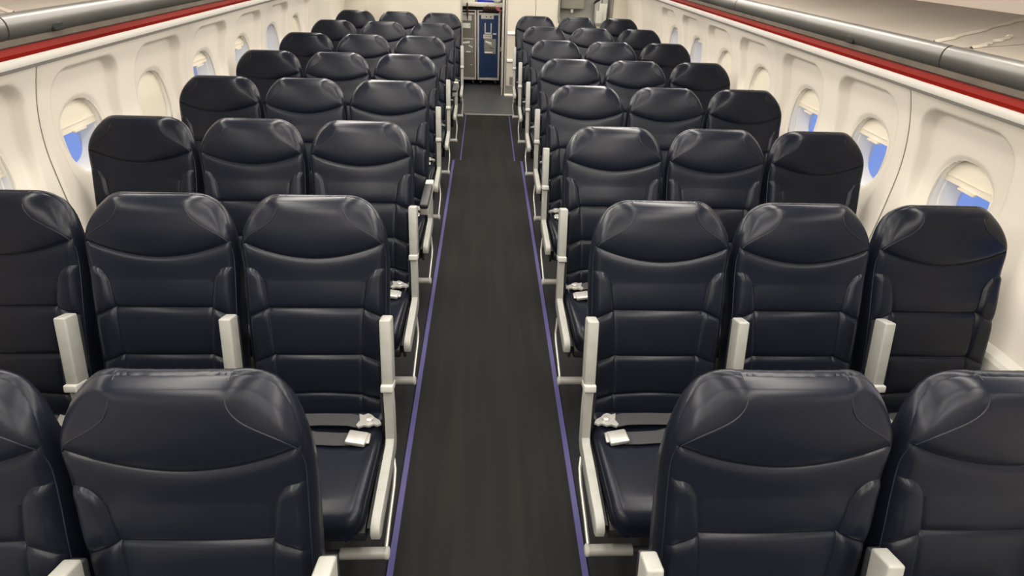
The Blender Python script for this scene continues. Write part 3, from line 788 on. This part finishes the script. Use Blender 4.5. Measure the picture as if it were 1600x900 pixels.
# side cover: band running back from the outline, closed by the back shell
G = P.reshape(NR, NCOL, 3)
loop = [(r, 0) for r in range(NR)] + [(NR - 1, c) for c in range(1, NCOL - 1)] + [(r, NCOL - 1) for r in range(NR - 1, -1, -1)]
lp = np.array([G[r, c] for r, c in loop]); ls = np.array([S[r, c] for r, c in loop]); lx = np.array([X[r, c] for r, c in loop])
cen = np.stack([np.zeros(len(lp)), np.full(len(lp), 0.4)], 1)
dirx = np.where(np.arange(len(lp)) < NR, -1.0, np.where(np.arange(len(lp)) >= NR + NCOL - 2, 1.0, 0.0))
k_ = np.clip((ls - 0.6) / 0.175, 0, 1) ** 1.5
ux = np.where(dirx != 0, dirx * (1 - k_ * 0.8), lx / 0.112 * 0.2); us = np.where(dirx != 0, k_, 1.0)
nn = np.hypot(ux, us); ux, us = ux / nn, us / nn
T = 0.105 - 0.072 * sstep(0.45, 0.775, ls)
v = []; 
levels = [(0.0, 0.0), (0.12, 0.0035), (0.5, 0.005), (0.82, 0.001), (0.96, -0.010), (1.0, -0.022)]
for tfrac, grow in levels:
    v.append(lp - (T * tfrac)[:, None] * DN + (grow * ux)[:, None] * np.array([1, 0, 0]) + (grow * us)[:, None] * DS)
v = np.concatenate(v); n = len(lp); f = []
for i in range(len(levels) - 1):
    for k in range(n - 1): f.append((i * n + k, i * n + k + 1, (i + 1) * n + k + 1, (i + 1) * n + k))
SIDE = mesh_from('side_cover', v, f, 'leather')
o0 = (len(levels) - 1) * n
bv = v[o0:]; f = []
for r in range(NR - 1): f.append((r, n - 1 - r, n - 2 - r, r + 1))
f.append(tuple(range(NR - 1, NR + NCOL - 1)))
SHELL = mesh_from('back_shell', bv, f, 'black_plastic', False)
bm = bmesh.new()
step = 1
for sgn in (0, 1):
    idx = list(range(8, NR)) if sgn == 0 else list(range(n - 9, NR + NCOL - 3, -1))
    sx_ = -1 if sgn == 0 else 1; dn = Vector(DN); dsv = Vector(DS)
    pts = [Vector(lp[i] + 0.0010 * DN) for i in idx if ls[i] < 0.604]
    for gx, gs in gsm:
        d2 = (X - sx_ * gx) ** 2 + (S - gs) ** 2
        k = np.argsort(d2.ravel())[:6]; wt = 1 / (d2.ravel()[k] + 1e-7)
        h = float((Hh.ravel()[k] * wt).sum() / wt.sum())
        pts.append(Vector(BASE + gs * DS + (h + 0.0004) * DN + np.array([sx_ * gx, 0, 0])))
    keep = [pts[0]]
    for p in pts[1:]:
        if (p - keep[-1]).length > 0.009: keep.append(p)
    for _ in range(3): keep = [keep[0]] + [(keep[i - 1] + keep[i] * 2 + keep[i + 1]) / 4 for i in range(1, len(keep) - 1)] + [keep[-1]]
    e_ = keep[-1]
    keep += [e_ - dn * 0.008 + dsv * 0.003, e_ - dn * 0.020 + dsv * 0.003]
    add_tube(bm, keep, 0.0018, 6)
PIPE = bm_mesh('piping', bm, 'leather_pipe', smooth=True)

# cushion: soft block, rounded front, slight dish
def cushion():
    nx, ny = 30, 34
    y0, y1 = -0.225, -0.700
    V_ = []; F_ = []
    tx = 2 * cosn(nx) - 1; ty = cosn(ny)
    for t in ty:
        for u in tx:
            y = y0 + (y1 - y0) * t
            hw = 0.226 - 0.012 * t
            # rounded plan corners at the front
            rc = 0.05; dy = (t * (y0 - y1)) - ((y0 - y1) - rc)
            if dy > 0: hw -= rc - math.sqrt(max(0, rc * rc - dy * dy))
            x = u * hw
            e = (1 - abs(u)) * hw; ef = (1 - t) * (y0 - y1)
            z = 0.462 - 0.012 * math.cos(u * math.pi / 2) * math.sin(min(1, t * 1.1) * math.pi)
            r1 = 0.035; d1 = min(e / r1, 1); z -= 0.028 * (1 - math.sqrt(max(0, 1 - (1 - d1) ** 2)))
            r2 = 0.075; d2 = min(ef / r2, 1); z -= 0.055 * (1 - math.sqrt(max(0, 1 - (1 - d2) ** 2)))
            z += 0.02 * (t - 0.5) * 0.5
            z += -0.0015 * math.exp(-((x + 0.045 - 0.06 * t) / 0.003) ** 2) * (1 if 0.3 < t < 0.72 else 0)
            V_.append((x, y, z))
    w_ = nx + 1
    for j in range(ny):
        for i in range(nx): F_.append((j * w_ + i, j * w_ + i + 1, (j + 1) * w_ + i + 1, (j + 1) * w_ + i))
    # skirt
    loop_ = [j * w_ for j in range(ny + 1)] + [ny * w_ + i for i in range(1, nx)] + [j * w_ + nx for j in range(ny, -1, -1)]
    b0 = len(V_)
    for lev in (0.35, 1.0):
        for k in loop_:
            x, y, z = V_[k]; V_.append((x * (1.004 if lev < 1 else 0.95), y + (0.004 * -1 if lev < 1 else 0.03), z + (0.345 - z) * lev))
    m_ = len(loop_)
    for k in range(m_ - 1):
        F_.append((loop_[k], loop_[k + 1], b0 + k + 1, b0 + k)); F_.append((b0 + k, b0 + k + 1, b0 + m_ + k + 1, b0 + m_ + k))
    F_.append(tuple(b0 + m_ + k for k in range(m_)))
    bm = bmesh.new(); vs = [bm.verts.new(p) for p in V_]
    for q in F_:
        try: bm.faces.new([vs[k] for k in q])
        except ValueError: pass
    return bm_mesh('seat_cushion', bm, 'leather', smooth=True)
CUSH = cushion()
PAN = box_mesh('seat_pan', -0.215, 0.215, -0.66, -0.20, 0.305, 0.350, 'black_plastic', 0.01, 2)

# armrest raised beside the backrest; local x = 0 at its centre
def armrest_up():
    a0 = Vector((0, -0.318, 0.635)); d = Vector((0, 0.068, 0.232)).normalized(); back = Vector((0, d.z, -d.y))
    LA = 0.228; hw = 0.0185; th = 0.058
    bm = bmesh.new(); add_box(bm, -hw, hw, 0, th, 0.0, LA, 0.006, 3)
    R = Matrix(((1, back.x, d.x), (0, back.y, d.y), (0, back.z, d.z)))
    for v_ in bm.verts: v_.co = R @ v_.co + a0
    body = bm_mesh('armrest_body', bm, 'silver', smooth=True)
    bm = bmesh.new(); add_box(bm, -hw - 0.002, hw + 0.002, -0.012, th * 0.8, -0.020, 0.006, 0.005, 3)
    for v_ in bm.verts: v_.co = R @ v_.co + a0
    cap = bm_mesh('pivot_cap', bm, 'silver_cap', smooth=True)
    bm = bmesh.new(); add_box(bm, -hw * 0.95, hw * 0.95, th - 0.002, th + 0.016, 0.03, LA - 0.01, 0.006, 2)
    for v_ in bm.verts: v_.co = R @ v_.co + a0
    pad = bm_mesh('armrest_pad', bm, 'black_plastic', smooth=True)
    return body, cap, pad
ARM_BODY, ARM_CAP, ARM_PAD = armrest_up()
ARMD_BODY = box_mesh('armrest_body', -0.0225, 0.0225, -0.66, -0.30, 0.585, 0.632, 'silver', 0.008, 3)
ARMD_PAD = box_mesh('armrest_pad', -0.024, 0.024, -0.668, -0.36, 0.626, 0.656, 'black_plastic', 0.010, 3)
ARMD_CAP = box_mesh('pivot_cap', -0.0245, 0.0245, -0.33, -0.27, 0.592, 0.650, 'silver_cap', 0.008, 3)
POST = prism_x('armrest_post', [(-0.318, 0.625), (-0.345, 0.45), (-0.33, 0.36), (-0.27, 0.36), (-0.265, 0.625)], -0.016, 0.016, 'silver', 0.004)

# seat belt: two webbing tails with the buckle near the aisle-side anchor (sgn = +1: aisle at +x)
def ribbon(path, width, th=0.003):
    """flat strap along path; width direction chosen horizontal"""
    bm = bmesh.new(); rings = []
    path = [Vector(p) for p in path]
    for i, p in enumerate(path):
        t = (path[min(i + 1, len(path) - 1)] - path[max(i - 1, 0)]).normalized()
        w_ = Vector((-t.y, t.x, 0)).normalized() * width / 2
        u_ = Vector((0, 0, th / 2))
        rings.append([bm.verts.new(p + w_ + u_), bm.verts.new(p - w_ + u_), bm.verts.new(p - w_ - u_), bm.verts.new(p + w_ - u_)])
    for a, b in zip(rings, rings[1:]):
        for k in range(4): bm.faces.new((a[k], a[(k + 1) % 4], b[(k + 1) % 4], b[k]))
    bm.faces.new(rings[0]); bm.faces.new(rings[-1][::-1])
    return bm
def belt(sg):
    zt = 0.466
    bm = ribbon([(sg * 0.150, -0.318, zt + 0.006), (sg * 0.11, -0.316, zt + 0.016), (sg * 0.08, -0.312, zt + 0.013), (sg * 0.02, -0.308, zt + 0.010), (-sg * 0.05, -0.304, zt + 0.004), (-sg * 0.15, -0.300, zt), (-sg * 0.21, -0.297, zt - 0.01)], 0.056)
    b2 = ribbon([(sg * 0.125, -0.384, zt - 0.006), (sg * 0.08, -0.386, zt - 0.004), (sg * 0.0, -0.376, zt - 0.009), (-sg * 0.06, -0.362, zt - 0.004), (-sg * 0.14, -0.35, zt - 0.005), (-sg * 0.21, -0.335, zt - 0.012)], 0.056)
    tmp = bpy.data.meshes.new('t'); b2.to_mesh(tmp); b2.free(); bm.from_mesh(tmp); bpy.data.meshes.remove(tmp)
    web = bm_mesh('belt_webbing', bm, 'webbing', smooth=True)
    # latch plate: star-shaped connector with a round boss, at the anchor
    bm = bmesh.new()
    pts = [(0.122, -0.250), (0.138, -0.256), (0.152, -0.248), (0.166, -0.255), (0.178, -0.268), (0.196, -0.280), (0.205, -0.296), (0.192, -0.304), (0.178, -0.299), (0.164, -0.308), (0.146, -0.304), (0.130, -0.313), (0.121, -0.303), (0.130, -0.281)]
    for z0 in (zt + 0.010,):
        pts = [(x + 0.015, y - 0.035) for x, y in pts]
        a = [bm.verts.new((sg * x, y, z0 + 0.004)) for x, y in pts]; b = [bm.verts.new((sg * x, y, z0 - 0.004)) for x, y in pts]
        bm.faces.new(a); bm.faces.new(b[::-1])
        for k in range(len(a)): bm.faces.new((a[k], b[k], b[(k + 1) % len(a)], a[(k + 1) % len(a)]))
    add_tube(bm, [(sg * 0.178, -0.315, zt + 0.010), (sg * 0.178, -0.315, zt + 0.022), (sg * 0.178, -0.315, zt + 0.024)], [0.013, 0.012, 0.008], 14)
    con = bm_mesh('anchor_connector', bm, 'buckle', smooth=True)
    bm = bmesh.new(); add_box(bm, -0.034, 0.034, -0.028, 0.028, -0.009, 0.009, 0.006, 3)
    Rm = Matrix.Rotation(sg * math.radians(-8), 4, 'Z') @ Matrix.Rotation(sg * math.radians(4), 4, 'Y')
    for v_ in bm.verts: v_.co = Rm @ v_.co + Vector((sg * 0.148, -0.390, zt + 0.004))
    add_box(bm, min(sg * 0.178, sg * 0.191), max(sg * 0.178, sg * 0.191), -0.410, -0.366, zt - 0.004, zt + 0.006, 0.003, 1)
    bk = bm_mesh('buckle', bm, 'buckle', smooth=True)
    return web, con, bk
BELT = {1: belt(1), -1: belt(-1)}

ORD = ['nearest row', 'second row from the camera', 'third row from the camera', 'fourth row from the camera', 'fifth row from the camera', 'third row from the rear bulkhead', 'second row from the rear bulkhead', 'last row, against the rear bulkhead']
POSN = ['aisle seat', 'middle seat', 'window seat']
for r in range(8):
    for s, side in ((-1, 'left'), (1, 'right')):
        x_in = (ROW_XL if s < 0 else ROW_XR)[r]
        sg = -s                                   # towards the aisle
        # the triple's metal underframe
        fr = thing('seat_frame', 'metal underframe carrying the three seats %s of the aisle, %s' % (side, ORD[r]), 'seat frame', (s * (x_in + 0.5), ROW_Y[r], 0), 'seat underframes')
        xa = sg * 0.75                            # aisle end, local x
        link('front_tube', tube_mesh('front_tube', [(-0.72, -0.56, 0.285), (0.72, -0.56, 0.285)], 0.022, 'dark_metal', 12), fr)
        link('rear_tube', tube_mesh('rear_tube', [(-0.72, -0.27, 0.285), (0.72, -0.27, 0.285)], 0.022, 'dark_metal', 12), fr)
        for lx_ in (-0.45, 0.45):
            link('leg', tube_mesh('leg', [(lx_, -0.56, 0.285), (lx_, -0.60, 0.0)], 0.016, 'dark_metal', 10), fr)
            link('leg', tube_mesh('leg', [(lx_, -0.27, 0.285), (lx_, -0.16, 0.0)], 0.016, 'dark_metal', 10), fr)
            link('foot_rail', box_mesh('foot_rail', lx_ - 0.022, lx_ + 0.022, -0.63, -0.13, 0.0, 0.018, 'dark_metal', 0.004, 1), fr)
        poly = [(-0.300, 0.640), (-0.322, 0.632), (-0.338, 0.52), (-0.356, 0.432), (-0.375, 0.420), (-0.50, 0.418), (-0.655, 0.414), (-0.680, 0.406), (-0.693, 0.388), (-0.692, 0.366), (-0.676, 0.354),
                (-0.48, 0.362), (-0.345, 0.366), (-0.318, 0.385), (-0.292, 0.50), (-0.270, 0.632)]
        link('end_spreader', prism_x('end_spreader', poly, xa - 0.0145, xa + 0.0145, 'silver', 0.004), fr)
        link('spreader_web', prism_x('spreader_web', [(-0.30, 0.60), (-0.33, 0.40), (-0.66, 0.375), (-0.62, 0.28), (-0.28, 0.28), (-0.26, 0.60)], xa - sg * 0.030, xa - sg * 0.018, 'black_plastic', 0.0), fr)
        zb = 0.190 if r < 2 else 0.140
        bar = link('luggage_bar', tube_mesh('luggage_bar', [(xa + sg * 0.005, -0.62, zb), (xa - sg * 0.14, -0.62, zb)], 0.019, 'tube', 14), fr)
        link('bar_tube', tube_mesh('bar_tube', [(xa - sg * 0.13, -0.62, zb), (xa - sg * 1.46, -0.62, zb)], 0.0115, 'dark_metal', 10), bar)
        link('bar_end_cap', tube_mesh('bar_end_cap', [(xa + sg * 0.005, -0.62, zb), (xa + sg * 0.014, -0.62, zb), (xa + sg * 0.018, -0.62, zb)], [0.0205, 0.0205, 0.014], 'silver_cap', 14), bar)
        link('side_rod', tube_mesh('side_rod', [(xa + sg * 0.004, -0.622, zb), (xa + sg * 0.004, -0.52, zb + 0.03), (xa + sg * 0.004, -0.40, zb + 0.054), (xa + sg * 0.002, -0.345, zb + 0.075), (xa - sg * 0.006, -0.31, 0.285)], 0.0065, 'tube', 8), fr)
        for j in range(3):
            down = s < 0 and j == 0 and r in (3, 6)
            lab = 'dark navy leather airline %s, %s, %s of the aisle' % (POSN[j], ORD[r], side)
            if down: lab = 'navy aisle seat with lowered armrest, %s, left of the aisle' % ORD[r]
            t = thing('airline_seat', lab, 'seat', (s * (x_in + 0.5 * j), ROW_Y[r], 0), 'navy airline seats')
            backs = []
            for nm, me in FRONT.items():
                p_ = link({'side_bolster_l': 'side_bolster', 'side_bolster_r': 'side_bolster', 'lumbar_panel_2': 'lumbar_panel'}.get(nm, nm), me, t); backs.append(p_)
            sc_ = link('side_cover', SIDE, t); link('piping', PIPE, sc_)
            backs += [sc_, link('back_shell', SHELL, t)]; link('seat_cushion', CUSH, t); link('seat_pan', PAN, t)
            if r == 0:                            # the nearest row stands a little more upright
                piv = Vector(BASE); rot = Matrix.Rotation(math.radians(6.4), 3, 'X'); off = piv - rot @ piv - Vector((0, 0, 0.022))
                for p_ in backs: p_.rotation_euler = (math.radians(6.4), 0, 0); p_.location = off
            web, con, bk = BELT[sg]
            sb = link('seat_belt', web, t); link('anchor_connector', con, sb); link('buckle', bk, sb)
            ax = sg * (0.283 if r == 0 else 0.25)
            if down:
                a = link('armrest', ARMD_BODY, t, (ax, 0, 0)); link('armrest_pad', ARMD_PAD, a); link('pivot_cap', ARMD_CAP, a)
            else:
                a = link('armrest', ARM_BODY, t, (ax, -0.022 if r == 0 else 0, -0.018 if r == 0 else 0)); link('pivot_cap', ARM_CAP, a); link('armrest_pad', ARM_PAD, a)
            if j: link('armrest_post', POST, t, (ax, 0, 0))
